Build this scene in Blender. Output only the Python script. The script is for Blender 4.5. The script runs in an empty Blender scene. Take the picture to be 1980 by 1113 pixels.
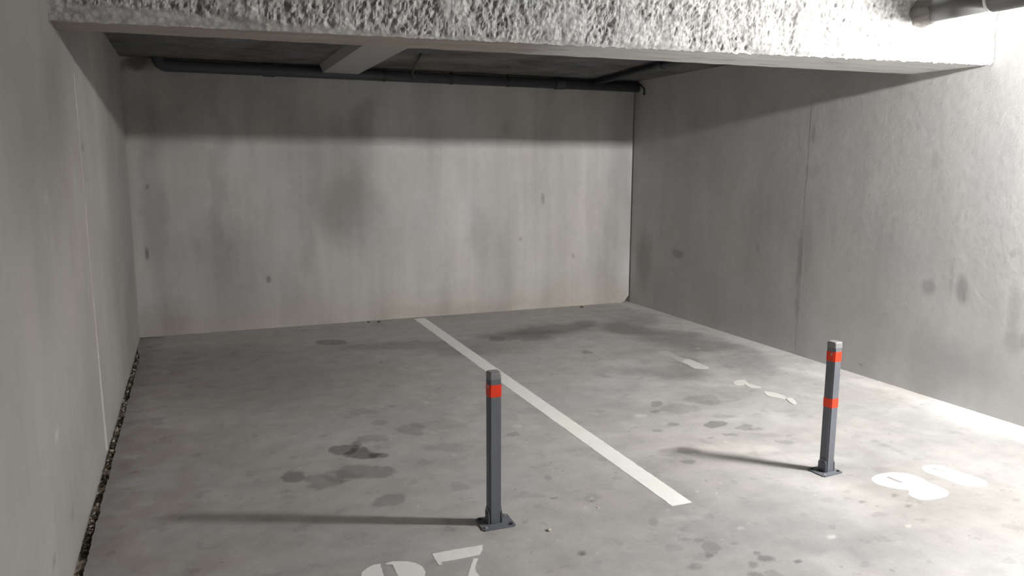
import bpy, bmesh, math, random
from mathutils import Vector, Matrix, noise
from mathutils.geometry import delaunay_2d_cdt

import numpy as np
# ------------------------------------------------------------------ camera
SC = bpy.context.scene
CAM_H = 1.55
F_PX, PITCH, YAW, ROLL = 1499.8, 0.1585, 0.3892, 0.0035
def camera():
    cp, sp, cy, sy = math.cos(PITCH), math.sin(PITCH), math.cos(YAW), math.sin(YAW)
    fwd = Vector((sy*cp, cy*cp, -sp)); right = Vector((cy, -sy, 0)); up = right.cross(fwd)
    r = right*math.cos(ROLL) + up*math.sin(ROLL); u = up*math.cos(ROLL) - right*math.sin(ROLL)
    cd = bpy.data.cameras.new('camera'); c = bpy.data.objects.new('camera', cd)
    SC.collection.objects.link(c)
    m = Matrix((r, u, -fwd)).transposed().to_4x4(); m.translation = (0, 0, CAM_H)
    c.matrix_world = m
    cd.sensor_width = 36; cd.lens = F_PX/1980*36; cd.clip_start = 0.02
    SC.camera = c
camera()

# ------------------------------------------------------------------ world, exposure
w = bpy.data.worlds.new('world'); SC.world = w; w.use_nodes = True
w.node_tree.nodes['Background'].inputs[0].default_value = (0.05, 0.05, 0.052, 1)
w.node_tree.nodes['Background'].inputs[1].default_value = 0.2
SC.view_settings.view_transform = 'Standard'; SC.view_settings.look = 'None'
SC.view_settings.gamma = 1; SC.view_settings.use_curve_mapping = False
SC.view_settings.exposure = 0.0
SC.cycles.diffuse_bounces = 3; SC.cycles.glossy_bounces = 2
LAMP_POS = (4.26, 1.58, 2.33)          # middle of the strip lamp over the lane
LAMP_LEN = 0.48
LAMP_POWER = 2350.0                     # emission of its tube
LAMP_COL = (1.0, 0.988, 0.965)
FLOOR_COL, FLOOR_COL2 = (.43, .426, .418), (.44, .422, .402)

# ------------------------------------------------------------------ room numbers (metres)
LX, RX, BY = -0.505, 4.549, 7.562      # left wall, right wall, back wall
CEIL = 2.62; REAR = -8.0
FLOOR_SPOTS = [(0.692, 4.113, 0.084, 0.068, 2.27, 0.5), (0.772, 4.014, 0.109, 0.083, 2.48, 0.55), (0.843, 3.954, 0.052, 0.044, 2.29, 0.5), (0.773, 4.166, 0.051, 0.028, 1.46, 0.42), (0.866, 4.218, 0.09, 0.067, 2.54, 0.22), (1.122, 4.305, 0.114, 0.084, 1.46, 0.25), (1.295, 4.296, 0.186, 0.095, 2.73, 0.12), (0.383, 3.822, 0.085, 0.058, 1.71, 0.42), (0.519, 3.712, 0.111, 0.081, 2.46, 0.28), (0.72, 3.758, 0.154, 0.095, 2.65, 0.3), (0.601, 3.749, 0.107, 0.078, 2.5, 0.2), (0.774, 3.372, 0.081, 0.062, 2.54, 0.3), (1.122, 3.41, 0.053, 0.043, 2.64, 0.16), (0.977, 4.483, 0.062, 0.053, 1.93, 0.18), (0.917, 4.732, 0.099, 0.062, 2.64, 0.14), (2.839, 3.701, 0.09, 0.069, -2.91, 0.42), (2.993, 3.6, 0.053, 0.038, 0.44, 0.32), (3.023, 3.539, 0.045, 0.027, 2.96, 0.25), (2.822, 3.494, 0.045, 0.033, -3.11, 0.32), (2.793, 3.423, 0.05, 0.037, -2.89, 0.1), (2.607, 3.784, 0.05, 0.038, 0.64, 0.32), (2.464, 3.732, 0.032, 0.026, -3.07, 0.25), (2.437, 3.391, 0.082, 0.054, 2.96, 0.26), (2.347, 3.258, 0.037, 0.028, 3.11, 0.36), (2.729, 4.186, 0.062, 0.044, 2.97, 0.32), (2.809, 4.038, 0.139, 0.105, 3.1, 0.2), (2.647, 4.045, 0.036, 0.029, -2.9, 0.25), (3.024, 3.286, 0.057, 0.038, -3.14, 0.22), (3.085, 4.143, 0.13, 0.099, -3.05, 0.2), (3.02, 3.787, 0.083, 0.049, 2.93, 0.2), (2.681, 3.513, 0.022, 0.016, -3.14, 0.3), (1.055, 6.757, 0.163, 0.119, 2.5, 0.38), (2.452, 6.341, 0.106, 0.065, 1.2, 0.3), (2.953, 5.604, 0.073, 0.034, 1.06, 0.32), (1.746, 2.497, 0.04, 0.03, 3.07, 0.15), (1.896, 2.451, 0.057, 0.036, 0.74, 0.22), (1.844, 2.389, 0.019, 0.015, 0.35, 0.42), (1.819, 2.564, 0.01, 0.008, 0.46, 0.42), (1.828, 2.536, 0.031, 0.014, 2.82, 0.24), (1.88, 2.51, 0.027, 0.018, 2.97, 0.24), (1.996, 2.44, 0.016, 0.012, -3.01, 0.2), (2.031, 2.328, 0.02, 0.014, 0.34, 0.38), (2.038, 2.284, 0.035, 0.023, 3.08, 0.42), (1.952, 2.262, 0.03, 0.017, 0.73, 0.32), (2.141, 2.221, 0.018, 0.011, 3.09, 0.48), (2.064, 2.187, 0.016, 0.008, 2.86, 0.32), (2.171, 2.123, 0.02, 0.014, -3.02, 0.36), (1.737, 2.336, 0.035, 0.026, 0.56, 0.2), (1.905, 2.206, 0.028, 0.015, 2.89, 0.32), (1.98, 2.192, 0.037, 0.019, 2.89, 0.26), (1.798, 2.727, 0.041, 0.022, 0.93, 0.2), (1.366, 2.595, 0.019, 0.017, 3.09, 0.38), (1.569, 3.34, 0.033, 0.016, 1.12, 0.26), (1.49, 3.116, 0.019, 0.011, 2.79, 0.45), (1.429, 3.184, 0.062, 0.035, 2.78, 0.16), (1.375, 2.6, 0.022, 0.017, 0.95, 0.3), (1.624, 3.99, 0.044, 0.042, 1.12, 0.26), (1.731, 4.299, 0.081, 0.064, 1.18, 0.12), (1.227, 3.925, 0.143, 0.064, 2.74, 0.13), (0.35, 3.648, 0.026, 0.017, 2.51, 0.15), (0.325, 3.522, 0.021, 0.015, 2.28, 0.14), (-0.404, 4.273, 0.051, 0.03, 1.99, 0.16), (-0.394, 3.822, 0.118, 0.052, 1.77, 0.12), (-0.286, 4.996, 0.088, 0.041, 1.75, 0.2), (2.807, 2.533, 0.023, 0.014, -3.0, 0.34), (3.006, 2.54, 0.021, 0.012, 0.43, 0.34), (2.97, 2.432, 0.021, 0.013, -2.88, 0.4), (2.874, 2.053, 0.031, 0.018, -3.01, 0.34), (2.85, 1.971, 0.037, 0.019, 3.04, 0.4), (2.959, 1.991, 0.023, 0.013, 0.27, 0.45), (2.926, 1.892, 0.037, 0.02, -3.07, 0.28), (3.503, 2.291, 0.025, 0.013, -2.99, 0.24), (1.302, 5.905, 0.033, 0.016, 1.4, 0.3), (1.153, 5.263, 0.013, 0.011, 1.63, 0.3), (2.774, 2.408, 0.041, 0.024, 3.09, 0.16), (2.68, 2.621, 0.038, 0.025, -3.05, 0.1), (3.261, 5.133, 0.069, 0.055, 0.66, 0.1), (3.007, 3.439, 0.078, 0.043, 2.92, 0.1), (2.005, 4.357, 0.1, 0.043, 2.78, 0.12), (0.344, 3.587, 0.031, 0.022, 2.41, 0.1), (0.944, 2.996, 0.031, 0.019, 2.72, 0.2)]
FLOOR_SOFT = [(1.684, 6.321, 0.888, 0.278, 2.76, 0.22), (2.682, 6.411, 0.427, 0.27, 2.78, 0.3), (3.006, 6.55, 0.443, 0.265, 2.8, 0.3), (3.378, 6.636, 0.183, 0.166, 0.52, 0.25), (3.822, 6.357, 0.354, 0.3, 0.38, 0.3), (3.941, 5.871, 0.358, 0.268, 0.67, 0.26), (3.981, 5.378, 0.372, 0.265, 3.08, 0.24), (3.308, 4.912, 0.439, 0.232, 0.9, 0.22), (4.067, 4.816, 0.375, 0.228, 0.67, 0.12), (0.205, 6.007, 1.096, 0.763, 2.33, 0.16), (3.303, 4.209, 0.312, 0.233, -3.0, 0.12), (2.307, 3.251, 0.383, 0.102, 2.78, 0.1), (2.345, 2.393, 0.458, 0.244, 2.93, 0.1), (2.019, 2.917, 0.346, 0.18, 2.84, 0.06)]  # broad darker zones: damp at the back, plain darker tone far left
FLOOR_LIGHT = [(1.659, 3.042, 0.013, 0.011, -3.02, 0.5), (1.633, 2.945, 0.012, 0.011, -3.1, 0.5), (2.113, 2.537, 0.018, 0.013, -2.94, 0.4), (2.419, 2.328, 0.023, 0.016, -2.91, 0.5), (2.805, 2.281, 0.02, 0.012, -2.93, 0.4), (1.348, 4.758, 0.023, 0.01, 1.31, 0.35), (3.928, 5.379, 0.04, 0.025, 0.77, 0.4), (3.354, 4.392, 0.086, 0.062, 3.14, 0.16), (1.918, 2.807, 0.017, 0.013, 0.62, 0.2), (2.667, 3.376, 0.321, 0.131, 2.82, 0.22), (3.265, 3.744, 0.3, 0.145, 2.87, 0.12), (2.978, 3.037, 0.309, 0.119, 2.83, 0.2), (2.675, 2.749, 0.203, 0.061, 2.8, 0.15), (3.142, 5.094, 0.286, 0.162, 2.85, 0.14), (2.112, 3.796, 0.15, 0.044, 2.77, 0.12), (1.724, 4.115, 0.038, 0.031, 1.14, 0.2), (2.52, 4.007, 0.046, 0.03, 2.9, 0.3), (1.959, 2.706, 0.07, 0.031, 2.82, 0.15), (2.307, 2.128, 0.131, 0.077, 3.03, 0.15), (2.84, 4.596, 0.37, 0.16, 2.8, 0.1)]
DASH = [[(3.531, 5.392), (3.582, 5.413), (3.631, 5.375), (3.615, 5.266), (3.607, 5.134), (3.621, 5.085), (3.529, 5.021), (3.511, 5.042), (3.53, 5.224), (3.496, 5.282)], [(3.573, 5.075), (3.628, 5.096), (3.639, 5.02), (3.63, 4.897), (3.626, 4.817), (3.585, 4.793), (3.506, 4.833), (3.52, 4.941), (3.528, 5.027)], [(3.552, 4.42), (3.62, 4.44), (3.652, 4.423), (3.617, 4.325), (3.64, 4.236), (3.598, 4.23), (3.561, 4.256), (3.571, 4.331), (3.519, 4.34), (3.511, 4.367)], [(3.586, 4.137), (3.635, 4.085), (3.643, 4.02), (3.626, 3.964), (3.59, 3.952), (3.562, 4.0), (3.54, 4.05)], [(3.622, 3.956), (3.653, 3.943), (3.634, 3.891), (3.597, 3.837), (3.572, 3.837), (3.586, 3.9)]]
BACK_SPOTS = [(1.284, 1.479, 0.297, 0.531, 0.0, 0.22), (1.543, 1.92, 0.11, 0.193, 0.0, 0.22), (1.471, 1.132, 0.228, 0.347, 0.0, 0.16), (1.016, 0.746, 0.073, 0.296, 0.0, 0.1), (-0.304, 1.254, 0.083, 0.803, 0.0, 0.16), (0.218, 1.433, 0.061, 0.819, 0.0, 0.12), (0.02, 0.594, 0.266, 0.283, 0.0, 0.08), (4.375, 0.966, 0.146, 1.126, 0.0, 0.12), (4.047, 1.087, 0.09, 0.503, 0.0, 0.07), (2.722, 0.789, 0.103, 0.321, 0.0, 0.12), (3.071, 0.558, 0.119, 0.437, 0.0, 0.1), (2.242, 0.274, 0.335, 0.075, 0.0, 0.06), (4.172, -0.075, 0.403, 0.059, 0.0, 0.12), (0.624, 0.467, 0.019, 0.029, 0.0, 0.4), (3.455, 1.18, 0.018, 0.055, 0.0, 0.3), (3.2, 0.763, 0.024, 0.022, 0.0, 0.25), (3.823, 0.555, 0.019, 0.023, 0.0, 0.25), (-0.267, 1.836, 0.166, 0.264, 0.0, 0.12), (-0.048, 2.019, 0.042, 0.044, 0.0, 0.1), (3.066, 1.954, 0.058, 0.063, 0.0, 0.15), (3.627, 1.912, 0.061, 0.32, 0.0, 0.1), (0.808, 0.357, 0.057, 0.297, 0.0, 0.07), (2.406, 0.047, 0.696, 0.087, 0.0, 0.09), (-0.243, 0.181, 0.261, 0.19, 0.0, 0.1), (0.527, 0.374, 0.234, 0.293, 0.0, 0.04), (3.506, 2.016, 0.072, 0.422, 0.0, 0.1), (-0.402, 0.753, 0.012, 0.055, 0.0, 0.5), (-0.364, 1.345, 0.012, 0.022, 0.0, 0.4)]
RIGHT_SPOTS = [(3.461, 0.76, 0.05, 0.093, 0.0, 0.3), (3.708, 0.741, 0.055, 0.049, 0.0, 0.25), (3.541, 0.817, 0.022, 0.134, 0.0, 0.15), (6.644, 0.653, 0.108, 0.047, 0.0, 0.3), (7.279, 0.527, 0.186, 0.339, 0.0, 0.25), (4.845, 1.504, 0.11, 0.057, 0.0, 0.06), (5.206, 0.851, 0.525, 0.692, 0.0, 0.08), (4.838, 0.909, 0.045, 0.247, 0.0, 0.1), (3.11, 0.687, 0.044, 0.156, 0.0, 0.14), (3.147, 1.028, 0.019, 0.025, 0.0, 0.2), (3.637, 0.239, 0.296, 0.21, 0.0, 0.1), (3.09, 0.5, 0.075, 0.075, 0.0, 0.18), (4.922, 0.753, 0.023, 0.252, 0.0, 0.25), (4.917, 0.411, 0.018, 0.128, 0.0, 0.25), (4.859, 1.794, 0.028, 0.08, 0.0, 0.25), (4.228, 0.076, 0.014, 0.016, 0.0, 0.3), (3.198, 0.279, 0.129, 0.193, 0.0, 0.08), (4.483, 0.485, 0.34, 0.199, 0.0, 0.05), (5.433, 0.828, 0.027, 0.036, 0.0, 0.2), (3.734, 1.582, 0.039, 0.054, 0.0, 0.12), (3.448, 0.284, 0.107, 0.135, 0.0, 0.08)]
LEFT_SPOTS = [(3.3, 0.197, 0.059, 0.02, 0.0, 0.25), (3.126, 0.572, 0.041, 0.008, 0.0, -0.3), (3.298, 1.612, 0.493, 0.075, 0.0, 0.05), (2.878, 1.075, 0.485, 0.192, 0.0, 0.05), (4.566, 1.625, 0.086, 0.011, 0.0, 0.3), (3.358, 1.414, 0.034, 0.009, 0.0, -0.2), (2.862, 0.205, 0.035, 0.006, 0.0, 0.3), (3.82, 1.794, 0.313, 0.226, 0.0, 0.1)]

# ------------------------------------------------------------------ node helpers
class NT:
    def __init__(s, name):
        s.m = bpy.data.materials.new(name); s.m.use_nodes = True
        s.t = s.m.node_tree; s.t.nodes.clear()
        s.out = s.n('ShaderNodeOutputMaterial'); s.b = s.n('ShaderNodeBsdfPrincipled')
        s.l(s.b.outputs[0], s.out.inputs[0])
        s.co = s.n('ShaderNodeTexCoord').outputs['Object']
    def n(s, t, **k):
        x = s.t.nodes.new(t)
        for a, v in k.items(): setattr(x, a, v)
        return x
    def l(s, a, b): s.t.links.new(a, b)
    def put(s, sock, v):
        if isinstance(v, bpy.types.NodeSocket): s.l(v, sock)
        else: sock.default_value = v
    def math(s, op, a, b=0.0, clamp=False):
        x = s.n('ShaderNodeMath', operation=op, use_clamp=clamp); s.put(x.inputs[0], a); s.put(x.inputs[1], b); return x.outputs[0]
    def noise(s, scale, detail=5, rough=.55, vec=None, stretch=None, off=(0, 0, 0), dist=0.0):
        v = vec or s.co
        if stretch or off != (0, 0, 0):
            mp = s.n('ShaderNodeMapping'); s.l(v, mp.inputs[0]); mp.inputs['Scale'].default_value = stretch or (1, 1, 1)
            mp.inputs['Location'].default_value = off; v = mp.outputs[0]
        x = s.n('ShaderNodeTexNoise'); s.l(v, x.inputs['Vector'])
        x.inputs['Scale'].default_value = scale; x.inputs['Detail'].default_value = detail
        x.inputs['Roughness'].default_value = rough; x.inputs['Distortion'].default_value = dist
        return x
    def rng(s, v, a, b, c, d, smooth=True):
        x = s.n('ShaderNodeMapRange', interpolation_type='SMOOTHSTEP' if smooth else 'LINEAR')
        s.put(x.inputs[0], v)
        for i, q in zip((1, 2, 3, 4), (a, b, c, d)): x.inputs[i].default_value = q
        return x.outputs[0]
    def attr(s, name):
        x = s.n('ShaderNodeAttribute', attribute_name=name); return x.outputs['Fac']
    def finish(s, val, cold, warm, rough, bump=None, bstr=.3, bdist=.01, tint=1.3, spec=.3, mix=None):
        tn = s.noise(tint, 4, off=(7, 3, 5))
        mx = s.n('ShaderNodeMix', data_type='RGBA'); s.l(s.rng(tn.outputs[0], .35, .65, 0, 1), mx.inputs[0])
        mx.inputs[6].default_value = (*cold, 1); mx.inputs[7].default_value = (*warm, 1)
        c = mx.outputs[2]
        if mix:
            m2 = s.n('ShaderNodeMix', data_type='RGBA'); s.l(mix[0], m2.inputs[0]); s.l(c, m2.inputs[6]); m2.inputs[7].default_value = (*mix[1], 1); c = m2.outputs[2]
        sc = s.n('ShaderNodeVectorMath', operation='SCALE'); s.l(c, sc.inputs[0]); s.put(sc.inputs['Scale'], val)
        s.l(sc.outputs[0], s.b.inputs['Base Color'])
        s.put(s.b.inputs['Roughness'], rough); s.b.inputs['Specular IOR Level'].default_value = spec
        if bump is not None:
            bp = s.n('ShaderNodeBump'); s.l(bump, bp.inputs['Height']); bp.inputs['Strength'].default_value = bstr; bp.inputs['Distance'].default_value = bdist
            s.l(bp.outputs[0], s.b.inputs['Normal'])
        return s.m

def sep(nt, v):
    x = nt.n('ShaderNodeSeparateXYZ'); nt.l(v, x.inputs[0]); return x.outputs

def vary(nt, layers):
    """1 + sum amp*(noise-.5)"""
    val = None
    for amp, nz in layers:
        t = nt.math('MULTIPLY', nt.math('SUBTRACT', nz.outputs[0], .5), amp)
        val = nt.math('ADD', val if val is not None else 1.0, t)
    return val

# ------------------------------------------------------------------ materials
def mat_floor():
    t = NT('worn_concrete_floor')
    n1 = t.noise(1.3, 5, .62); n6 = t.noise(6.5, 5, .65)
    v = vary(t, [(.45, n1), (.62, n6), (.14, t.noise(70, 2, .6)), (.22, t.noise(2.2, 4, .6, stretch=(.5, 2.2, 1), off=(3, 1, 0)))])
    v = t.math('MULTIPLY', v, t.attr('dirt_tone'))
    n22 = t.noise(20, 3, .5, off=(5, 2, 0))
    v = t.math('MULTIPLY', v, t.rng(n22.outputs[0], .69, .75, 1, .72))      # scattered pits
    v = t.math('MULTIPLY', v, t.rng(n22.outputs[0], .31, .26, 1, 1.28))     # pale flecks
    v = t.math('MULTIPLY', v, t.rng(t.noise(7, 4, .6, off=(0, 7, 0)).outputs[0], .60, .66, 1, .86))
    rr = t.rng(n1.outputs[0], .35, .7, .5, .8)
    return t.finish(v, FLOOR_COL, FLOOR_COL2, rr, n22.outputs[0], .15, .004, mix=(t.attr('rust'), (.36, .29, .26)), spec=.28)

def mat_wall(name, cold, warm, base=1.0, streak=.25, foot=False):
    t = NT(name)
    nb = t.noise(14, 4, .65)
    v = vary(t, [(.42, t.noise(1.3, 4, .55)), (streak*1.5, t.noise(1.6, 3, .45, stretch=(2.2, 2.2, .35))), (streak*.45, t.noise(9, 3, .5, stretch=(1.6, 1.6, .10), off=(4, 4, 0))), (.16, nb)])
    v = t.math('MULTIPLY', t.math('MULTIPLY', v, base), t.attr('dirt_tone'))
    v = t.math('MULTIPLY', v, t.rng(nb.outputs[0], .70, .74, 1, .84))
    mix = (t.attr('rust'), tuple(c*k for c, k in zip(warm, (.92, .80, .68)))) if foot else None
    return t.finish(v, cold, warm, .82, nb.outputs[0], .3, .008, spec=.2, mix=mix)

def simple(name, col, rough=.5, metal=0.0, var=.12, sc=25, bump=.1, spec=.5):
    t = NT(name)
    v = vary(t, [(var, t.noise(sc, 4)), (var*.6, t.noise(sc*5, 3))])
    t.finish(v, col, tuple(c*1.03 for c in col), rough, t.noise(sc*3, 4).outputs[0], bump, .002, spec=spec)
    t.b.inputs['Metallic'].default_value = metal
    return t.m

def mat_paint(name, col, wear, fade=0.0):
    t = NT(name)
    n1 = t.noise(9, 6, .7, dist=.3); n2 = t.noise(70, 4, .7)
    k = t.math('ADD', t.rng(n1.outputs[0], .52, .75, 0, wear), t.math('MULTIPLY', t.rng(n2.outputs[0], .58, .70, 0, 1), wear))
    k = t.math('ADD', k, fade, clamp=True)
    v = vary(t, [(.10, t.noise(5, 4)), (.06, n2)])
    return t.finish(v, col, tuple(a*b for a, b in zip(col, (1, .99, .96))), .6, n2.outputs[0], .1, .002, mix=(k, (.42, .41, .39)), spec=.3)

def mat_rough():
    t = NT('rough_sprayed_render')
    v = vary(t, [(.8, t.noise(26, 5, .75, stretch=(1, 1, .65))), (1.0, t.noise(7, 5, .65)), (.3, t.noise(110, 3, .6))])
    vo = t.n('ShaderNodeTexVoronoi'); t.l(t.co, vo.inputs['Vector']); vo.inputs['Scale'].default_value = 42
    v = t.math('MULTIPLY', v, t.rng(vo.outputs['Distance'], .25, .75, 1.05, .72))
    # darker grey high up, paler lime low down and to the right
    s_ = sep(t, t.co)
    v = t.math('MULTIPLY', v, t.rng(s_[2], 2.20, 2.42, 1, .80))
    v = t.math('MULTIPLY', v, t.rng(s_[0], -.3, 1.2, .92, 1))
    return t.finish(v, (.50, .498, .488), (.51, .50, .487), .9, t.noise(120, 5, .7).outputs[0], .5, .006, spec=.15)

def mat_beam_under():
    t = NT('board_marked_beam_concrete')
    v = vary(t, [(.5, t.noise(2.5, 5, .6, stretch=(.6, 4, 1))), (.35, t.noise(10, 5, .6, stretch=(.3, 2.5, 1))), (.1, t.noise(80, 3))])
    v = t.math('MULTIPLY', v, t.rng(t.noise(5, 4, .6, stretch=(.45, 2.5, 1), off=(1, 5, 0)).outputs[0], .60, .68, 1, .66))
    x = sep(t, t.co)[0]
    v = t.math('MULTIPLY', v, t.rng(x, -.5, 1.0, .72, 1))
    mix = (t.rng(x, -.45, -.1, .6, 0), (.30, .21, .15))
    return t.finish(v, (.80, .80, .79), (.80, .79, .765), .85, t.noise(40, 5, .6).outputs[0], .3, .006, spec=.2, mix=mix)

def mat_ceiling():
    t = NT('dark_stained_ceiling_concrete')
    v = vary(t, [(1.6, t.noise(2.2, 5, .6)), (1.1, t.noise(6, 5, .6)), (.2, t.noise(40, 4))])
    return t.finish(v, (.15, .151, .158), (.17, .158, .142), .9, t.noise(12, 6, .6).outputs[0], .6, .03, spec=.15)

def mat_gravel():
    t = NT('joint_gravel_and_leaf_litter')
    vo = t.n('ShaderNodeTexNoise'); t.l(t.co, vo.inputs['Vector']); vo.inputs['Scale'].default_value = 16
    r = t.n('ShaderNodeValToRGB'); t.l(vo.outputs[0], r.inputs[0]); e = r.color_ramp.elements
    e[0].position = .36; e[0].color = (.06, .05, .034, 1); e[1].position = .60; e[1].color = (.60, .54, .47, 1)
    a = e.new(.46); a.color = (.10, .10, .055, 1); a = e.new(.54); a.color = (.28, .225, .18, 1)
    t.l(r.outputs[0], t.b.inputs['Base Color']); t.b.inputs['Roughness'].default_value = .9
    return t.m

def mat_lamp():
    t = NT('lit_lamp_tube'); t.b.inputs['Base Color'].default_value = (1, 1, 1, 1)
    t.b.inputs['Emission Color'].default_value = (*LAMP_COL, 1); t.b.inputs['Emission Strength'].default_value = LAMP_POWER
    return t.m

M = dict(
    floor=mat_floor(),
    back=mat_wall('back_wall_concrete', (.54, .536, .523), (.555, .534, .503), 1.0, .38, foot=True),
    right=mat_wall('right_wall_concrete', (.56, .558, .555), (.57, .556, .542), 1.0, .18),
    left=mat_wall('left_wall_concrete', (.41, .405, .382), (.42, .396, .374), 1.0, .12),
    rough=mat_rough(), under=mat_beam_under(), ceil=mat_ceiling(), gravel=mat_gravel(),
    fin=simple('pale_cement_fin', (.52, .515, .49), .85, var=.15, spec=.2),
    rib=simple('pale_rib_concrete', (.42, .42, .40), .85, bump=.2, spec=.2),
    mortar=simple('grey_mortar', (.20, .19, .175), .95, var=.5, sc=20, bump=.6, spec=.1),
    pipe=simple('dark_grey_pipe_plastic', (.055, .058, .068), .55, var=.25, sc=9),
    pipe_top=simple('grey_drain_pipe_plastic', (.105, .105, .103), .5, var=.2, sc=8),
    ring=simple('lit_socket_edge', (.72, .72, .70), .5, var=.05),  # lit edge of the pipe socket, painted in as a pale tone
    dark=simple('blackened_steel', (.03, .032, .035), .6, var=.2),
    post=simple('anthracite_powder_coat', (.15, .16, .182), .6, .2, var=.10, sc=30, bump=.05),
    cap=simple('grey_plastic_cap', (.24, .24, .245), .38, var=.08, bump=.05),
    red=simple('orange_red_reflective_tape', (.85, .045, .008), .35, var=.06, bump=.02),
    bolt=simple('zinc_bolt', (.62, .62, .60), .3, .85, var=.1),
    paint=mat_paint('white_road_paint', (.93, .925, .91), .16),
    paint2=mat_paint('faded_road_paint', (.66, .655, .62), .45),
    paint3=mat_paint('very_faded_road_paint', (.52, .51, .49), .45, .3),
    stone=simple('pale_stone', (.62, .58, .50), .9, var=.4, sc=60, bump=.5),
    crumb=simple('dark_debris', (.13, .11, .09), .95, var=.5, sc=60, bump=.5),
    lamp=mat_lamp(), housing=simple('grey_lamp_housing', (.55, .55, .54), .5))

# ------------------------------------------------------------------ stains and painted tones that have a place of their own
def smooth01(x): x = np.clip(x, 0, 1); return x*x*(3-2*x)
def nvec(P, sc, off=0.0): return np.array([noise.noise_vector(Vector((p[0]*sc+off, p[1]*sc, p[2]*sc-off))) for p in P])
def stain_tone(A, B, data, val, lo, hi, sign=-1):
    for (a, b, ra, rb, rot, st) in data:
        c, s_ = math.cos(rot), math.sin(rot); dx, dy = A-a, B-b
        ln = np.hypot((dx*c+dy*s_)/ra, (-dx*s_+dy*c)/rb)
        val = val*(1 + sign*st*(1-smooth01((ln-lo)/(hi-lo))))
    return val
def add_attr(me, name, vals):
    at = me.attributes.new(name, 'FLOAT', 'POINT'); at.data.foreach_set('value', np.asarray(vals, dtype=np.float32))
def steps(*segs):
    """grid lines: (start, end, step), (start, end, step), ..."""
    out = []
    for a, b, st in segs:
        n = max(1, round((b-a)/st)); out += [a+(b-a)*i/n for i in range(n)]
    return out + [segs[-1][1]]

# ------------------------------------------------------------------ mesh helpers
COL = SC.collection
def mesh_obj(name, bm, mat, parent=None, smooth=False, recalc=True):
    if recalc: bmesh.ops.recalc_face_normals(bm, faces=bm.faces)
    me = bpy.data.meshes.new(name); bm.to_mesh(me); bm.free()
    for m_ in (mat if isinstance(mat, (list, tuple)) else [mat]): me.materials.append(m_)
    if smooth:
        for f in me.polygons: f.use_smooth = True
    o = bpy.data.objects.new(name, me); COL.objects.link(o)
    if parent: o.parent = parent
    return o
def tag(o, label=None, cat=None, group=None, kind=None):
    if label: o['label'] = label
    if cat: o['category'] = cat
    if group: o['group'] = group
    if kind: o['kind'] = kind
    return o
def thing(name, loc, label, cat, group=None, rotz=0.0):
    o = bpy.data.objects.new(name, None); COL.objects.link(o); o.empty_display_size = .1
    o.location = loc; o.rotation_euler = (0, 0, rotz)
    return tag(o, label, cat, group)
def box(bm, x0, x1, y0, y1, z0, z1):
    vs = [bm.verts.new((x, y, z)) for x in (x0, x1) for y in (y0, y1) for z in (z0, z1)]
    for f in ((0, 1, 3, 2), (4, 6, 7, 5), (0, 4, 5, 1), (2, 3, 7, 6), (0, 2, 6, 4), (1, 5, 7, 3)): bm.faces.new([vs[i] for i in f])
    return vs
def bevel(bm, w_, seg=2):
    bmesh.ops.bevel(bm, geom=list(bm.edges), offset=w_, segments=seg, affect='EDGES', profile=.6)
def tube(bm, pts, r, n=20, caps=True):
    rings = []
    P = [Vector(p) for p in pts]
    rr = r if isinstance(r, (list, tuple)) else [r]*len(P)
    prev = None
    for i, p in enumerate(P):
        d = (P[min(i+1, len(P)-1)] - P[max(i-1, 0)]).normalized()
        a = prev if prev is not None else (Vector((0, 0, 1)) if abs(d.z) < .9 else Vector((1, 0, 0)))
        a = (a - d*a.dot(d)).normalized(); prev = a; b = d.cross(a)
        rings.append([bm.verts.new(p + (a*math.cos(k*2*math.pi/n) + b*math.sin(k*2*math.pi/n))*rr[i]) for k in range(n)])
    for A, B in zip(rings, rings[1:]):
        for k in range(n): bm.faces.new((A[k], A[(k+1) % n], B[(k+1) % n], B[k]))
    if caps: bm.faces.new(rings[0][::-1]); bm.faces.new(rings[-1])
def arc(c, r, a0, a1, u, v, n=8):
    c, u, v = Vector(c), Vector(u), Vector(v)
    return [c + (u*math.cos(a0+(a1-a0)*i/n) + v*math.sin(a0+(a1-a0)*i/n))*r for i in range(n+1)]
def smooth_loop(pts, n=5):
    out = []; L = len(pts)
    for i in range(L):
        p0, p1, p2, p3 = (Vector(pts[(i+k-1) % L]) for k in range(4))
        for j in range(n):
            t = j/n
            out.append(.5*((2*p1) + (p2-p0)*t + (2*p0-5*p1+4*p2-p3)*t*t + (3*p1-p0-3*p2+p3)*t*t*t))
    return out
def ragged(pts, step=.012, amp=.0015, seed=0):
    out = []; L = len(pts)
    for i in range(L):
        a, b = Vector(pts[i]), Vector(pts[(i+1) % L]); n = max(1, int((b-a).length/step))
        nrm = Vector((-(b-a).y, (b-a).x)).normalized() if (b-a).length > 0 else Vector((0, 0))
        for j in range(n):
            p = a.lerp(b, j/n); out.append(p + nrm*(noise.noise(Vector((p.x*60, p.y*60, seed)))*amp*2))
    return out
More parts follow.
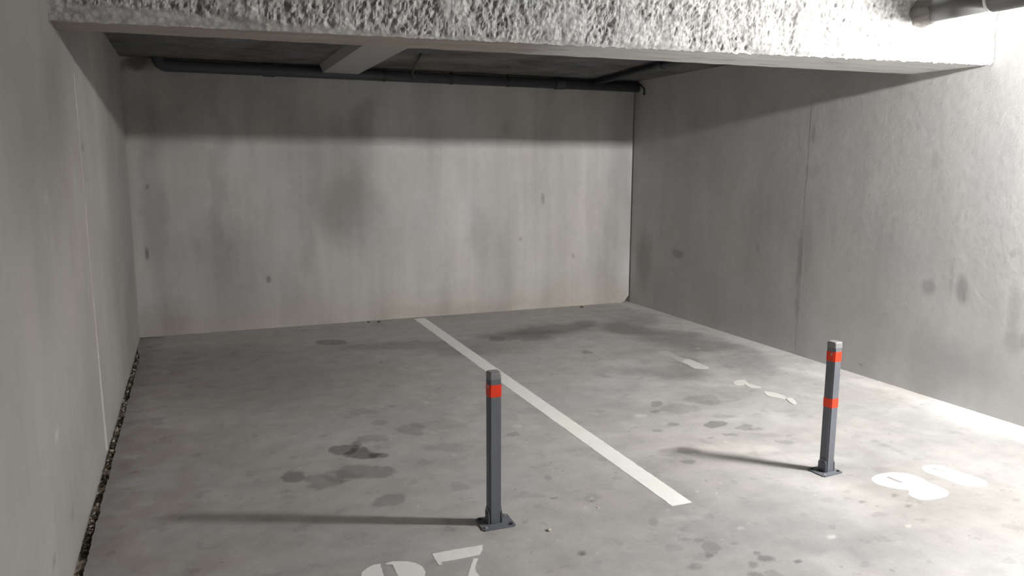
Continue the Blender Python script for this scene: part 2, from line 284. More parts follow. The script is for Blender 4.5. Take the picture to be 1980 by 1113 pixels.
def flat(bm, loops, z0=-.0005, z1=.0012, org=(0, 0)):
    """thin coat of paint: outer loop plus holes"""
    P, E = [], []
    for lp in loops:
        n0 = len(P); P += [Vector((p[0]-org[0], p[1]-org[1])) for p in lp]
        E += [(n0+i, n0+(i+1) % len(lp)) for i in range(len(lp))]
    V, _, F, _, _, _ = delaunay_2d_cdt(P, E, [], 1, 1e-6)
    def inside(c, lp):
        k = False
        for i in range(len(lp)):
            xa, ya, xb, yb = lp[i][0]-org[0], lp[i][1]-org[1], lp[i-1][0]-org[0], lp[i-1][1]-org[1]
            if (ya > c.y) != (yb > c.y) and c.x < (xb-xa)*(c.y-ya)/(yb-ya)+xa: k = not k
        return k
    vs = [bm.verts.new((v.x, v.y, z1)) for v in V]; fs = []
    for f in F:
        c = sum((V[k] for k in f), Vector((0, 0)))/len(f)
        if inside(c, loops[0]) and not any(inside(c, h) for h in loops[1:]): fs.append(bm.faces.new([vs[k] for k in f]))
    bmesh.ops.delete(bm, geom=[v for v in vs if not v.link_faces], context='VERTS')
    ex = bmesh.ops.extrude_face_region(bm, geom=fs)
    for g in ex['geom']:
        if isinstance(g, bmesh.types.BMVert): g.co.z = z0
# ------------------------------------------------------------------ setting
def struct(name, bm, mat, **k): return tag(mesh_obj(name, bm, mat, **k), kind='structure')
LZ = 2.1275                                            # beam underside height at the left
def edge_x(y):                                          # the crumbling slab edge beside the left wall
    if y > 7.12: return LX
    open_ = min(1, (7.12-y)/.35)
    return LX + open_*(.038 + .010*noise.noise(Vector((0, y*9, 3))) + .006*noise.noise(Vector((1, y*31, 3))))
def grid_obj(name, us, vs, place, mat, extra=None):
    """dense sheet; place(u, v) -> point; returns object, its points and the sheet size"""
    P = [place(u, v) for v in vs for u in us]; n = len(us)
    F = [(r*n+c, r*n+c+1, (r+1)*n+c+1, (r+1)*n+c) for r in range(len(vs)-1) for c in range(n-1)]
    V = list(P)
    if extra: ev, ef = extra(us, vs, len(V)); V += ev; F += ef
    me = bpy.data.meshes.new(name); me.from_pydata(V, [], F); me.update(); me.materials.append(mat)
    o = bpy.data.objects.new(name, me); COL.objects.link(o); tag(o, kind='structure')
    return o, me, np.array(V)
def build_floor():
    xs = steps((0, 1, 1/430)); ys = steps((REAR, 2.2, .4), (2.2, 6.0, .012), (6.0, BY+.12, .02))
    ys = sorted(set(ys))
    def place(u, y): x0 = edge_x(y); return (x0 + (RX+.1-x0)*u, y, 0.0)
    def extra(us, vs, n0):
        ev, ef = [], []; n = len(us)
        for r, y in enumerate(vs): ev.append((edge_x(y)+.006*noise.noise(Vector((5, y*20, 1))), y, -.12)); ev.append((RX+.1, y, -.12))
        for r in range(len(vs)-1):
            a, b_, c, d = n0+2*r, n0+2*r+1, n0+2*r+3, n0+2*r+2
            ef += [(r*n, (r+1)*n, d, a), (a, d, c, b_), ((r+1)*n+n-1, r*n+n-1, b_, c)]
        return ev, ef
    o, me, P = grid_obj('floor', xs, ys, place, M['floor'], extra)
    near = (P[:, 1] > 2.1)
    w1 = np.zeros_like(P); Q = P[near]
    a1, a2 = nvec(Q, 7), nvec(Q, 28, 3.); b1, b2 = nvec(Q, 1.8, 5.), nvec(Q, 9, 8.)
    X, Y = Q[:, 0], Q[:, 1]
    xa, ya = X + .050*a1[:, 0] + .018*a2[:, 0], Y + .050*a1[:, 1] + .018*a2[:, 1]
    xb, yb = X + .25*b1[:, 0] + .06*b2[:, 0], Y + .25*b1[:, 1] + .06*b2[:, 1]
    v = np.ones(len(Q))
    v = stain_tone(xb, yb, [q[:5] + (q[5]*1.3,) for q in FLOOR_SOFT] + [(3.7, 2.55, 1.0, .75, 0, .24), (3.0, 2.2, .9, .4, 0, .12)], v, .45, 1.35)  # last two are painted darker to tone down the lamp's hot spot
    v = stain_tone(xa, ya, [q for q in FLOOR_SPOTS if q[3] > .03] + [(-.42, 7.50, .13, .035, 0, .5)], v, .86, 1.06)  # last one paints in the shadow wedge at the back left corner
    v = stain_tone(X + .012*a1[:, 0] + .008*a2[:, 0], Y + .012*a1[:, 1] + .008*a2[:, 1], [q for q in FLOOR_SPOTS if q[3] <= .03], v, .75, 1.25)
    v = stain_tone(xb, yb, [q for q in FLOOR_LIGHT if q[3] > .05], v, .4, 1.3, +1)
    v = stain_tone(X, Y, [q for q in FLOOR_LIGHT if q[3] <= .05], v, .7, 1.2, +1)
    v *= 1 + .30*smooth01((xb-(RX-.36))/.16)             # pale dusty strip along the right wall
    v *= 1 - .22*(1-smooth01((xa-LX-.05)/.17))           # dirt beside the open joint
    full = np.ones(len(P)); full[near] = v; add_attr(me, 'dirt_tone', full)
    red = np.zeros(len(P)); red[near] = np.clip((1-smooth01((xb-LX)/.6))*smooth01((b2[:, 2]+.15)/.4), 0, .38); add_attr(me, 'rust', red)
build_floor()

def slab(name, us, zs, place, back, mat):
    """wall: dense face sheet plus a plain body behind it"""
    def extra(u_, v_, n0):
        n = len(u_); m_ = len(v_); cs = [0, n-1, m_*n-1, (m_-1)*n]
        ev = [back(u_[0], v_[0]), back(u_[-1], v_[0]), back(u_[-1], v_[-1]), back(u_[0], v_[-1])]
        ef = [(n0, n0+3, n0+2, n0+1)]
        for k in range(4): ef.append((cs[k], n0+k, n0+(k+1) % 4, cs[(k+1) % 4]))
        return ev, ef
    return grid_obj(name, us, zs, place, mat, extra)
def wall_dirt_tone(me, P, ia, spots_, big_warp=.10, rust=None):
    b1, b2 = nvec(P, 2.6, 5.), nvec(P, 14, 8.)
    A, B = P[:, ia], P[:, 2]
    v = stain_tone(A + big_warp*b1[:, ia] + .03*b2[:, ia], B + big_warp*b1[:, 2] + .03*b2[:, 2], [q for q in spots_ if q[5] > 0 and min(q[2], q[3]) >= .06], np.ones(len(P)), .45, 1.35)
    v = stain_tone(A + .012*b2[:, ia], B + .012*b2[:, 2], [q for q in spots_ if q[5] > 0 and min(q[2], q[3]) < .06], v, .5, 1.3)
    v = stain_tone(A, B, [q[:5] + (-q[5],) for q in spots_ if q[5] < 0], v, .6, 1.2, +1)
    add_attr(me, 'dirt_tone', v)
    if rust is not None: add_attr(me, 'rust', np.clip(rust*(1-smooth01((B + .18*b1[:, 2] + .03*b2[:, 2])/.42)), 0, 1))

def build_left_wall():
    ys = steps((REAR, 2.4, .5), (2.4, BY+.12, .03)); zs = steps((-.12, CEIL, .03))
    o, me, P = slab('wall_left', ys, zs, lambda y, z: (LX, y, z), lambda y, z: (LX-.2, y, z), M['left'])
    wall_dirt_tone(me, P, 1, LEFT_SPOTS + [(3.3, 2.3, 1.6, 1.1, 0, .42), (6.6, 1.2, 1.0, 1.8, 0, .12)])  # last two: broad soft darker tones at the top and the far end
    # thin fin of concrete left by a formwork joint, thicker towards the floor
    bm = bmesh.new(); n = 60; rows = []
    for i in range(n+1):
        z = .03 + 1.95*i/n; k = 1 - i/n
        k2 = max(0, k-.55)/.45; wd = .0022 + .024*k2 + .0015*noise.noise(Vector((3, 0, z*9))); h = max(.0005, .0015 + .008*k2 + .002*noise.noise(Vector((0, 2, z*14))))
        yc = 4.50 - .02*z + .006*noise.noise(Vector((0, 7, z*4)))
        rows.append([bm.verts.new((LX-.001, yc-wd, z)), bm.verts.new((LX+h, yc-wd*.2, z)), bm.verts.new((LX+h*.8, yc+wd*.5, z)), bm.verts.new((LX-.001, yc+wd, z))])
    for A, B in zip(rows, rows[1:]):
        for j in range(3): bm.faces.new((A[j], A[j+1], B[j+1], B[j]))
        bm.faces.new((A[3], A[0], B[0], B[3]))
    bm.faces.new(rows[0]); bm.faces.new(rows[-1][::-1])
    f = mesh_obj('formwork_fin', bm, M['fin'], o)
build_left_wall()

def build_right_wall():
    yj = 4.90                                            # vertical formwork joint: a shallow groove
    ys = steps((REAR, 2.6, .5), (2.6, yj-.006, .0125)) + [yj-.002, yj+.003, yj+.0065] + steps((yj+.02, 6.2, .016), (6.2, BY+.12, .03))
    zs = steps((-.12, CEIL, .0155))
    dep = lambda y, z: (.0028*max(0, noise.noise(Vector((0, 4, z*3.5)))+.25) if yj-.003 < y < yj+.004 else (.0008 if y > yj+.004 else 0.0))
    o, me, P = slab('wall_right', ys, zs, lambda y, z: (RX+dep(y, z), y, z), lambda y, z: (RX+.2, y, z), M['right'])
    wall_dirt_tone(me, P, 1, RIGHT_SPOTS, .08)
build_right_wall()

def build_back_wall():
    xr = RX-.012                                          # its bottom right corner is broken off, a dark joint beside it
    cut = lambda x: 0.0 if x < xr-.085 else (x-(xr-.085))*.35 if x < xr-.05 else .012+(x-(xr-.05))*1.4 if x < xr-.006 else .075
    xs = steps((LX, xr-.09, .014), (xr-.09, xr, .0045)); ts = steps((0, 1, 1/180))
    def place(x, t_): z0 = cut(x); return (x, BY, z0 + (CEIL-z0)*t_)
    o, me, P = slab('wall_back', xs, ts, place, lambda x, t_: (x, BY+.12, CEIL*t_), M['back'])
    wall_dirt_tone(me, P, 0, [q[:2] + (q[2]*1.25, q[3]*1.15, q[4], q[5]*1.05) for q in BACK_SPOTS] + [(-.39, 2.40, .13, .07, 0, .7)] + [(.1, 1.2, 1.7, 2.2, 0, .20), (.25, .55, .35, .5, 0, .08)], .12, .42)  # extra: dark patch at the top left, darker left part of the wall
    bm = bmesh.new(); box(bm, LX-.2, RX+.2, BY+.12, BY+.3, -.12, CEIL); struct('wall_outer', bm, M['ceil'])
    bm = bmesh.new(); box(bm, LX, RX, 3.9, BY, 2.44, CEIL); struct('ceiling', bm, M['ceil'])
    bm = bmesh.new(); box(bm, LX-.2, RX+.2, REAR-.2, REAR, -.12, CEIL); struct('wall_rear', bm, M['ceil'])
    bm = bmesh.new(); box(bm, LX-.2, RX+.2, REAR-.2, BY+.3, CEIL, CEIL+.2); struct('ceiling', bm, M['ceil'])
build_back_wall()

# ------------------------------------------------------------------ the concrete beam
def beam_front(x): k = (x-LX)/(RX-LX); return 3.775 - .375*k
def beam_rear(x): k = (x-LX)/(RX-LX); return 4.06 - .07*k
def beam_z(x): k = (x-LX)/(RX-LX); return LZ + .030*k
def smooth_patch(v): return max(0., min(1., (v-.05)/.25))
def build_beam():
    t = thing('concrete_beam', (2.02, 3.7, 2.12), 'wide concrete ceiling beam with rough white sprayed front face', 'beam')
    org = Vector(t.location)
    bm = bmesh.new(); n = 120; rows = []
    for i in range(n+1):
        x = LX + (RX-LX)*i/n; z = beam_z(x); j = noise.noise(Vector((x*7, 1, 0)))*.010 + noise.noise(Vector((x*23, 4, 0)))*.006
        f, r = beam_front(x), beam_rear(x)+j
        rows.append([bm.verts.new(Vector(p)-org) for p in ((x, f+.02, CEIL), (x, f+.02, z+.01), (x, f+.03, z), (x, r-.012, z+.003*noise.noise(Vector((x*9, 9, 0)))), (x, r, z+.012), (x, r, CEIL))])
    for A, B in zip(rows, rows[1:]):
        for k in range(6): bm.faces.new((A[k], A[(k+1) % 6], B[(k+1) % 6], B[k]))
    bm.faces.new(rows[0]); bm.faces.new(rows[-1][::-1])
    mesh_obj('beam_core', bm, M['under'], t)
    # rough face: a dense relief of sprayed render, with a smooth mortar lip low on the left
    bm = bmesh.new(); nx, nz = 720, 66; x0, x1 = LX, RX-.006; G = []
    for i in range(nx+1):
        row = []
        for k in range(nz+1):
            x = x0 + (x1-x0)*i/nx; zb = beam_z(x) - .004
            jag = noise.noise(Vector((x*22, 0, 5)))*.008 + noise.noise(Vector((x*60, 0, 5)))*.006
            if x > x1-.05: x_ = x
            lip = max(0, .07*(1-(x-LX)/1.5)) * (1+.5*noise.noise(Vector((x*6, 0, 1))))
            z = zb + (CEIL-zb)*(k/nz)**1.25
            h = z-zb
            rgh = min(1, max(0, (h-lip)/.02))
            if k == 0: z += jag*(.3+.7*(1 if lip < .01 else .3))
            q = Vector((x, z*.70, 0)); wq = noise.noise_vector(q*26)*.006
            d1 = noise.voronoi((q+wq)*27)[0]; d2 = noise.voronoi((q-wq)*62 + Vector((9, 3, 1)))[0]
            patch = smooth_patch(noise.noise(q*5.5 + Vector((3, 3, 3))))          # where the crust is smoother
            bumpy = ((.75-d1[0]*1.3)*1.0 + (.6-d2[0]*1.2)*.55 + noise.noise(q*150)*.10)*(1-.55*patch) + .7*patch + noise.noise(q*7)*.45
            pit = max(0, noise.noise(q*48 + Vector((1, 8, 2)))-.30)*2.2
            bumpy -= pit*(1-.5*patch)
            dep = .010 + rgh*(.0150*bumpy + .002) + (1-rgh)*.002*noise.noise(q*30)
            row.append(bm.verts.new(Vector((x if i not in (nx,) else x + .010*noise.noise(Vector((1, z*30, 0))), beam_front(x)+.022-dep-.008*rgh, z))-org))
        G.append(row)
    for i in range(nx):
        for k in range(nz): bm.faces.new((G[i][k], G[i+1][k], G[i+1][k+1], G[i][k+1]))
    # close it back onto the beam along the bottom and the right end
    bk = [bm.verts.new(Vector((x0+(x1-x0)*i/nx, beam_front(x0+(x1-x0)*i/nx)+.035, beam_z(x0+(x1-x0)*i/nx)-.0005))-org) for i in range(nx+1)]
    for i in range(nx): bm.faces.new((G[i][0], bk[i], bk[i+1], G[i+1][0]))
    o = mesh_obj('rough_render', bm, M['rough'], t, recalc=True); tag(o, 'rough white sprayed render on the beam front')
build_beam()

def build_rib():
    t = thing('ceiling_rib', (1.33, 5.8, 2.37), 'pale concrete rib under the dark ceiling behind the beam', 'rib')
    bm = bmesh.new(); y0, y1 = 4.0, 7.44
    pts = [(-.16, 0), (.165, 0), (.20, .075), (-.19, .075)]
    A = [bm.verts.new((x, y0-5.8, zz)) for x, zz in pts]; B = [bm.verts.new((x, y1-5.8, zz)) for x, zz in pts]
    bm.faces.new(A); bm.faces.new(B[::-1])
    for i in range(4): bm.faces.new((A[i], A[(i+1) % 4], B[(i+1) % 4], B[i]))
    mesh_obj('rib_body', bm, M['rib'], t)
build_rib()

# ------------------------------------------------------------------ pipes at the back
PY, PZ, PR = BY-.062, 2.373, .050
def build_back_pipe():
    t = thing('waste_pipe', (2.0, PY, PZ), 'dark grey pipe running along the top of the back wall', 'pipe')
    bm = bmesh.new()
    pts = arc((-.14, PY, PZ+.07), .07, math.pi, 1.5*math.pi, (1, 0, 0), (0, 0, 1), 8) + [Vector((RX-.001, PY, PZ))]
    tube(bm, [p-Vector((2.0, PY, PZ)) for p in pts], PR, 24); mesh_obj('pipe_run', bm, M['pipe'], t, smooth=True)
    for x in (1.75, 2.42, 3.02):
        bm = bmesh.new(); tube(bm, [(x-2.0-.013, 0, 0), (x-2.0+.013, 0, 0)], PR+.004, 24)
        box(bm, x-2.0-.008, x-2.0+.008, -.008, .008, PR, 2.44-PZ); mesh_obj('pipe_clamp', bm, M['dark'], t)
    for x in (.7, 3.6):
        bm = bmesh.new(); tube(bm, [(x-2.0-.05, 0, 0), (x-2.0+.05, 0, 0)], PR+.007, 24); mesh_obj('pipe_socket', bm, M['pipe'], t, smooth=False)
build_back_pipe()
def build_side_pipe():
    t = thing('branch_pipe', (3.83, 6.0, 2.40), 'dark pipe under the ceiling running from the beam to the back wall', 'pipe')
    bm = bmesh.new(); tube(bm, [(-.21, -1.9, 0), (0, .0, 0), (.165, 1.42, 0)], .030, 18); mesh_obj('pipe_run', bm, M['dark'], t, smooth=True)
    bm = bmesh.new(); tube(bm, [(-.010, -.1, 0), (.002, .0, 0)], .038, 18); mesh_obj('pipe_socket', bm, M['pipe'], t)
build_side_pipe()
def build_wires():
    bm = bmesh.new(); o = Vector((1.95, 7.0, 2.5))
    tube(bm, [Vector(p)-o for p in ((1.80, 6.35, 2.44), (1.83, 6.55, 2.42), (1.87, 6.85, 2.40), (1.95, 7.2, 2.36), (2.05, BY-.125, 2.345))], .009, 8)
    w1 = mesh_obj('hanging_cable', bm, M['dark'], smooth=True); w1.location = o
    tag(w1, 'short black cable hanging from the ceiling right of the pale rib', 'cable')
    bm = bmesh.new(); o = Vector((RX-.05, BY-.2, 2.36))
    tube(bm, [Vector(p)-o for p in ((RX-.012, BY-.10, 2.40), (RX-.03, BY-.16, 2.395), (RX-.012, BY-.20, 2.35), (RX-.010, BY-.205, 2.31), (RX-.012, BY-.20, 2.285))], [.007, .007, .008, .008, .014], 8)
    w2 = mesh_obj('hooked_cable', bm, M['dark'], smooth=True); w2.location = o
    tag(w2, 'small black hooked cable end high in the back right corner', 'cable')
build_wires()

# ------------------------------------------------------------------ drain pipe over the lane, going into the beam
def build_drain():
    cx, cz, r = 3.975, 2.420, .060
    t = thing('drain_pipe', (cx, 3.0, cz), 'grey drain pipe with pale ring entering the beam, top right', 'pipe')
    bm = bmesh.new(); tube(bm, [(0, .46, 0), (0, -.02, 0)], r, 32); mesh_obj('pipe_run', bm, M['pipe_top'], t, smooth=True)
    bm = bmesh.new(); tube(bm, [(0, .005, 0), (0, 0, 0), (0, -.5, 0)] + arc((0, -.5, .12), .12, 0, math.pi/2, (0, 0, -1), (0, -1, 0), 8)[1:] + [(0, -.62, CEIL-cz)], [r+.003] + [r+.009]*11, 32); mesh_obj('pipe_socket', bm, M['pipe_top'], t, smooth=True)
    bm = bmesh.new(); tube(bm, [(0, .018, 0), (0, .014, 0), (0, .004, 0), (0, -.002, 0)], [r+.004, r+.012, r+.013, r+.008], 32); tag(mesh_obj('lit_edge_ring', bm, M['ring'], t, smooth=True), 'pale ring on the grey pipe')
    # lump of mortar where it enters the beam
    bm = bmesh.new(); n = 28; R = []
    for j, (y, e) in enumerate(((.36, .002), (.39, .008), (.425, .016), (.46, .03))):
        R.append([bm.verts.new((math.cos(a)*(r+e+.008*noise.noise(Vector((math.cos(a)*2, math.sin(a)*2, j*.7)))), y-.02*max(0, -math.cos(a))*(.5+noise.noise(Vector((a, j, 0)))), math.sin(a)*(r+e+.008*noise.noise(Vector((math.cos(a)*3, math.sin(a)*3, j)))))) for a in [k*2*math.pi/n for k in range(n)]])
    for A, B in zip(R, R[1:]):
        for k in range(n): bm.faces.new((A[k], A[(k+1) % n], B[(k+1) % n], B[k]))
    bm.faces.new(R[0]); bm.faces.new(R[-1]); mesh_obj('mortar_collar', bm, M['mortar'], t)
build_drain()

# ------------------------------------------------------------------ strip lamp of the lane (source of all the light)
def build_lamp():
    x, y, z = LAMP_POS
    t = thing('strip_lamp', (x, y, z), 'short strip lamp hung under the lane ceiling', 'lamp')
    bm = bmesh.new(); box(bm, -LAMP_LEN/2-.04, LAMP_LEN/2+.04, -.035, .035, .032, .075); bevel(bm, .006); mesh_obj('lamp_housing', bm, M['housing'], t)
    bm = bmesh.new(); tube(bm, [(-LAMP_LEN/2, 0, 0), (LAMP_LEN/2, 0, 0)], .026, 16); mesh_obj('lamp_tube', bm, M['lamp'], t, smooth=True)
    for s in (-1, 1):
        bm = bmesh.new(); box(bm, s*(LAMP_LEN/2+.014)-.012, s*(LAMP_LEN/2+.014)+.012, -.028, .028, -.03, .034); mesh_obj('tube_holder', bm, M['housing'], t)
        bm = bmesh.new(); tube(bm, [(s*.12, 0, .07), (s*.12, 0, CEIL-z)], .006, 8); mesh_obj('hanger_rod', bm, M['bolt'], t)
build_lamp()

# ------------------------------------------------------------------ parking bollards
def bollard(loc, rotz, label, bands, h=.6825, tilt=(0, 0), plate=(.155, .125, 0, 0)):
    t = thing('parking_bollard', loc, label, 'bollard', 'parking bollards bolted to the floor', rotz)
    t.rotation_euler = (tilt[0], tilt[1], rotz)
    pw, pd, ox, oy = plate
    s = .0265
    # base plate with rounded corners
    bm = bmesh.new(); box(bm, ox-pw/2, ox+pw/2, oy-pd/2, oy+pd/2, 0, .006)
    es = [e for e in bm.edges if abs(e.verts[0].co.z-e.verts[1].co.z) > .003]
    bmesh.ops.bevel(bm, geom=es, offset=.008, segments=3, affect='EDGES')
    mesh_obj('base_plate', bm, M['post'], t)
    # post: rounded square tube with seam slot
    def sq(bm, s_, z0, z1, r=.006):
        box(bm, -s_, s_, -s_, s_, z0, z1)
    bm = bmesh.new(); sq(bm, s, .006, h-.028)
    es = [e for e in bm.edges if abs(e.verts[0].co.z-e.verts[1].co.z) > .1]
    bmesh.ops.bevel(bm, geom=es, offset=.006, segments=3, affect='EDGES'); mesh_obj('post', bm, M['post'], t)
    # folding sleeve at the foot: a U-shaped collar with sloped shoulders
    for sx in (-1, 1):
        bm = bmesh.new(); x0, x1 = (s+.0006, s+.0046)
        prof = [(-s*.96, .006), (s*.96, .006), (s*.96, .050), (s*.45, .075), (-s*.45, .075), (-s*.96, .050)]
        A = [bm.verts.new((sx*x0, y, z)) for y, z in prof]; B = [bm.verts.new((sx*x1, y, z)) for y, z in prof]
        bm.faces.new(A); bm.faces.new(B[::-1])
        for i in range(6): bm.faces.new((A[i], A[(i+1) % 6], B[(i+1) % 6], B[i]))
        mesh_obj('hinge_bracket', bm, M['post'], t)
        bm = bmesh.new(); tube(bm, [(sx*(s+.0046), 0, .05), (sx*(s+.011), 0, .05)], .0075, 6); mesh_obj('hinge_bolt', bm, M['bolt'] if sx > 0 else M['post'], t)
    # domed cap
    bm = bmesh.new(); rings = []
    for z, k in ((h-.030, 1.035), (h-.008, 1.035), (h-.003, .98), (h, .86)):
        q = s*k; rr = .008; ring = []
        for cx, cy, a0 in ((1, 1, 0), (-1, 1, 90), (-1, -1, 180), (1, -1, 270)):
            for a in (0, 30, 60, 90):
                an = math.radians(a0+a); ring.append(bm.verts.new((cx*(q-rr)+rr*math.cos(an), cy*(q-rr)+rr*math.sin(an), z)))
        rings.append(ring)
    n = len(rings[0])
    for A, B in zip(rings, rings[1:]):
        for k in range(n): bm.faces.new((A[k], A[(k+1) % n], B[(k+1) % n], B[k]))
    bm.faces.new(rings[0][::-1]); bm.faces.new(rings[-1]); mesh_obj('cap', bm, M['cap'], t)
    for z0, z1 in bands:
        bm = bmesh.new(); box(bm, -s-.0012, s+.0012, -s-.0012, s+.0012, z0, z1)
        es = [e for e in bm.edges if abs(e.verts[0].co.z-e.verts[1].co.z) > .02]
        bmesh.ops.bevel(bm, geom=es, offset=.006, segments=3, affect='EDGES'); tag(mesh_obj('reflective_band', bm, M['red'], t), 'orange-red band')
    # lock on the front-left edge, fixing bolts on the plate
    bm = bmesh.new(); tube(bm, [(-s-.0005, -s*.35, h-.062), (-s-.004, -s*.35, h-.062)], .006, 12); mesh_obj('lock_barrel', bm, M['bolt'], t)
    for (bx, by) in ((-.062, -.048), (.062, -.048), (.062, .048), (-.062, .048)):
        bx = ox+math.copysign(pw/2-.018, bx); by = oy+math.copysign(pd/2-.018, by)
        bm = bmesh.new(); tube(bm, [(bx, by, .006), (bx, by, .0075)], .0085, 14); tube(bm, [(bx, by, .0075), (bx, by, .013)], .0062, 6); mesh_obj('fixing_bolt', bm, M['bolt'] if (bx-ox)*(by-oy) > 0 else M['dark'], t)
    return t
bollard((1.141, 2.984, 0), -.03, 'dark grey square parking bollard with a single orange-red band, left of the two', [(.575, .628)], .6825, (0, 0), (.150, .125, .005, -.008))
bollard((2.929, 2.888, 0), .07, 'dark grey parking bollard with two orange-red bands, nearer the right wall', [(.583, .632), (.345, .392)], .6825, (0, 0), (.135, .115, -.008, 0))

# ------------------------------------------------------------------ paint on the floor
def paint(name, loops, mat, label, cat, group=None, lift=0.0):
    cx = sum(p[0] for p in loops[0])/len(loops[0]); cy = sum(p[1] for p in loops[0])/len(loops[0])
    bm = bmesh.new(); flat(bm, loops, 0.0, .0012+lift, (cx, cy)); o = mesh_obj(name, bm, mat); o.location = (cx, cy, 0)
    return tag(o, label, cat, group)
paint('painted_line', [ragged([(1.961, 2.831), (2.068, 2.830), (2.085, 4.9), (2.118, 7.49), (2.006, 7.50), (1.974, 4.9)], .03, .0018)], M['paint'], 'long white painted line dividing the two parking bays', 'road marking')
DL = ['longer grey far remnant of the faded dashed line near the right wall', 'cream remnant of the dashed line, just in front of the grey far one', 'curved white paint remnant between bollard and cream dash, third from the back', 'thin white paint remnant, second nearest of the faded dashed line', 'smallest and nearest white remnant of the faded dashed line']
for i, lp in enumerate(DASH):
    paint('faded_dash', [ragged(smooth_loop(lp, 4), .02, .003, i)], M['paint3'] if i == 0 else M['paint2'], DL[i], 'road marking', 'remnants of a faded dashed line', .0006*i)
# the left bay number: stencilled round digit in two halves, then a seven
halfL = [(.602, 2.817), (.575, 2.818), (.546, 2.803), (.521, 2.778), (.510, 2.740), (.512, 2.695), (.535, 2.660), (.560, 2.645), (.535, 2.625), (.518, 2.590), (.520, 2.545), (.545, 2.515), (.590, 2.500), (.588, 2.560), (.593, 2.721), (.599, 2.800)]
halfR = [(.618, 2.804), (.622, 2.811), (.650, 2.816), (.701, 2.797), (.732, 2.768), (.748, 2.735), (.749, 2.692), (.735, 2.660), (.708, 2.640), (.735, 2.615), (.745, 2.580), (.735, 2.540), (.700, 2.510), (.640, 2.498), (.640, 2.560), (.642, 2.701), (.643, 2.788), (.640, 2.795)]
def digit(name, parts, label):
    t = thing(name, (parts[0][0][0][0], parts[0][0][0][1], 0), label, 'painted number', 'white stencilled bay numbers')
    for loops in parts:
        bm = bmesh.new(); flat(bm, loops, 0, .0012, (t.location.x, t.location.y)); mesh_obj('stencil_stroke', bm, M['paint'], t)
digit('painted_digit', [[ragged(halfL, .01, .0012)], [ragged(halfR, .01, .0012)]], 'white stencilled round digit at the bottom edge, left of the seven')
digit('painted_digit', [[ragged([(.811, 2.814), (.826, 2.816), (.904, 2.816), (1.025, 2.809), (1.012, 2.775), (.988, 2.738), (.909, 2.737), (.826, 2.741), (.824, 2.719), (.809, 2.721)], .012, .001)],
      [ragged([(.955, 2.720), (.971, 2.711), (.941, 2.662), (.928, 2.621), (.930, 2.587), (.945, 2.54), (.945, 2.50), (.868, 2.50), (.870, 2.54), (.890, 2.602), (.925, 2.669)], .012, .001)]], 'white stencilled seven in front of the left bollard')
d1 = [(3.068, 2.725), (3.115, 2.748), (3.172, 2.755), (3.243, 2.742), (3.293, 2.700), (3.308, 2.645), (3.295, 2.590), (3.297, 2.530), (3.285, 2.470), (3.240, 2.440), (3.184, 2.434), (3.100, 2.445), (3.075, 2.475), (3.085, 2.520), (3.122, 2.552), (3.081, 2.590), (3.050, 2.636), (3.041, 2.680)]
h1 = [(3.145, 2.716), (3.172, 2.718), (3.180, 2.634), (3.153, 2.632)]
d2 = [(3.425, 2.735), (3.463, 2.752), (3.526, 2.738), (3.553, 2.695), (3.560, 2.640), (3.562, 2.598), (3.572, 2.544), (3.573, 2.493), (3.530, 2.455), (3.466, 2.460), (3.415, 2.504), (3.408, 2.579), (3.397, 2.654), (3.398, 2.695)]
h2 = [(3.450, 2.712), (3.482, 2.714), (3.506, 2.650), (3.474, 2.648)]
digit('painted_digit', [[smooth_loop(d1, 3), h1]], 'wider white digit with a slit, beside the base of the right bollard')
digit('painted_digit', [[smooth_loop(d2, 3), h2]], 'narrower white digit with a slit, rightmost number painted on the floor')

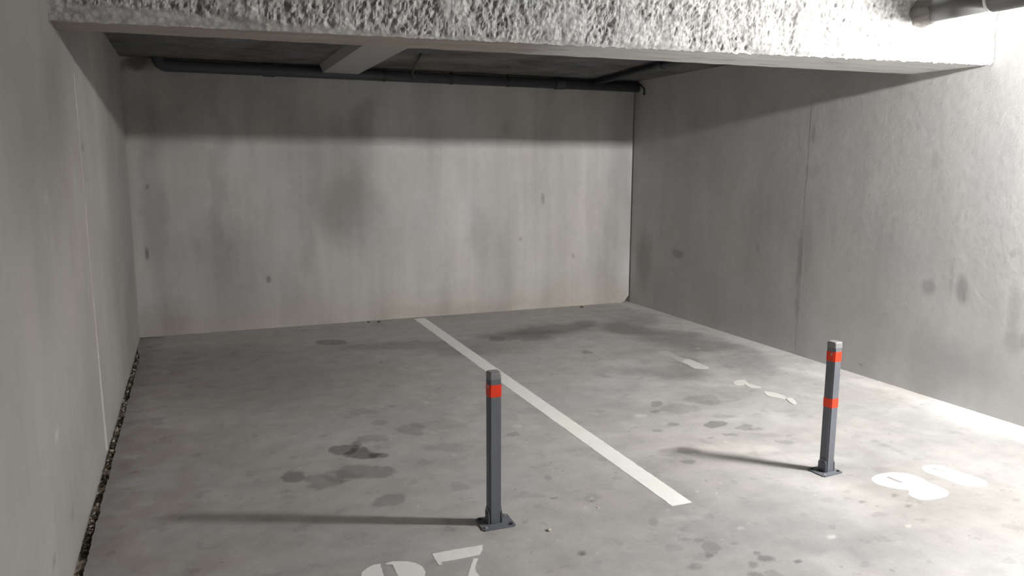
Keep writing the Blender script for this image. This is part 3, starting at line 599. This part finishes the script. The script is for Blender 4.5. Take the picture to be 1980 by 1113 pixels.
# ------------------------------------------------------------------ joint filling and loose bits
def rock(bm, c, r, seed, flatz=.6):
    m_ = bmesh.ops.create_icosphere(bm, subdivisions=2 if r > .012 else 1, radius=1)
    sx, sy = 1+.3*noise.noise(Vector((seed, 1, 1))), 1+.3*noise.noise(Vector((1, seed, 1)))
    for v in m_['verts']:
        k = 1+.35*noise.noise(v.co*1.3+Vector((seed*3.1, seed, 0)))
        v.co = Vector((v.co.x*sx*k*r, v.co.y*sy*k*r, v.co.z*k*r*flatz)) + Vector(c)
def build_joint():
    rnd = random.Random(4); bm = bmesh.new(); y0, y1 = .2, 7.10; n = 690; rows = []
    for i in range(n+1):
        y = y0+(y1-y0)*i/n; xe = edge_x(y)-.001
        rows.append([bm.verts.new((LX+.001+(xe-LX-.001)*k/4, y, (-.017 + .012*noise.noise(Vector((k*.7, y*16, 2))) + .012*noise.noise(Vector((k, y*50, 9))))))for k in range(5)])
    for A, B in zip(rows, rows[1:]):
        for k in range(4): bm.faces.new((A[k], A[k+1], B[k+1], B[k]))
    for i in range(900):
        y = rnd.uniform(.3, 6.9); wd = edge_x(y)-LX
        if noise.noise(Vector((0, y*2.6, 8))) < -.12 and rnd.random() < .8: continue
        r = rnd.uniform(.003, .0085 if rnd.random() < .85 else .012)
        r = min(r, wd*.30)
        x = LX + r*1.5 + rnd.random()*max(.001, wd-3*r); rock(bm, (x, y, -.010+rnd.uniform(-.006, .015)), r, i*.37, .6)
    o = mesh_obj('joint_gravel', bm, M['gravel'], recalc=False)
    tag(o, 'dark gravel and leaf litter in the open joint beside left wall', 'gravel', kind='stuff')
build_joint()
def bit(name, pos, r, mat, label, seed, cat='debris', flatz=.6):
    bm = bmesh.new(); rock(bm, (0, 0, r*.35), r, seed, flatz); o = mesh_obj(name, bm, mat); o.location = pos; tag(o, label, cat)
BITS = [('pebble', 1.335, 2.824, 0.011, 'stone', 'small pale pebble on the floor right of the left bollard base'),
  ('paint_chip', 1.633, 2.945, 0.007, 'stone', 'tiny white chip on the floor left of the painted line end'),
  ('paint_chip', 1.645, 3.017, 0.005, 'stone', 'tiniest white chip, just behind the other chip near line end'),
  ('debris_crumb', 1.542, 7.486, 0.014, 'crumb', 'dark crumb at the back wall foot, left of its neighbour'),
  ('debris_crumb', 1.637, 7.449, 0.018, 'crumb', 'bigger dark crumb at the back wall foot near the line end'),
  ('debris_crumb', 3.883, 7.448, 0.018, 'crumb', 'dark crumb at the back wall foot near the right corner')]
for i, (nm, x, y, r, mt, lb) in enumerate(BITS): bit(nm, (x, y, 0), r, M[mt], lb, i*2.3+1)
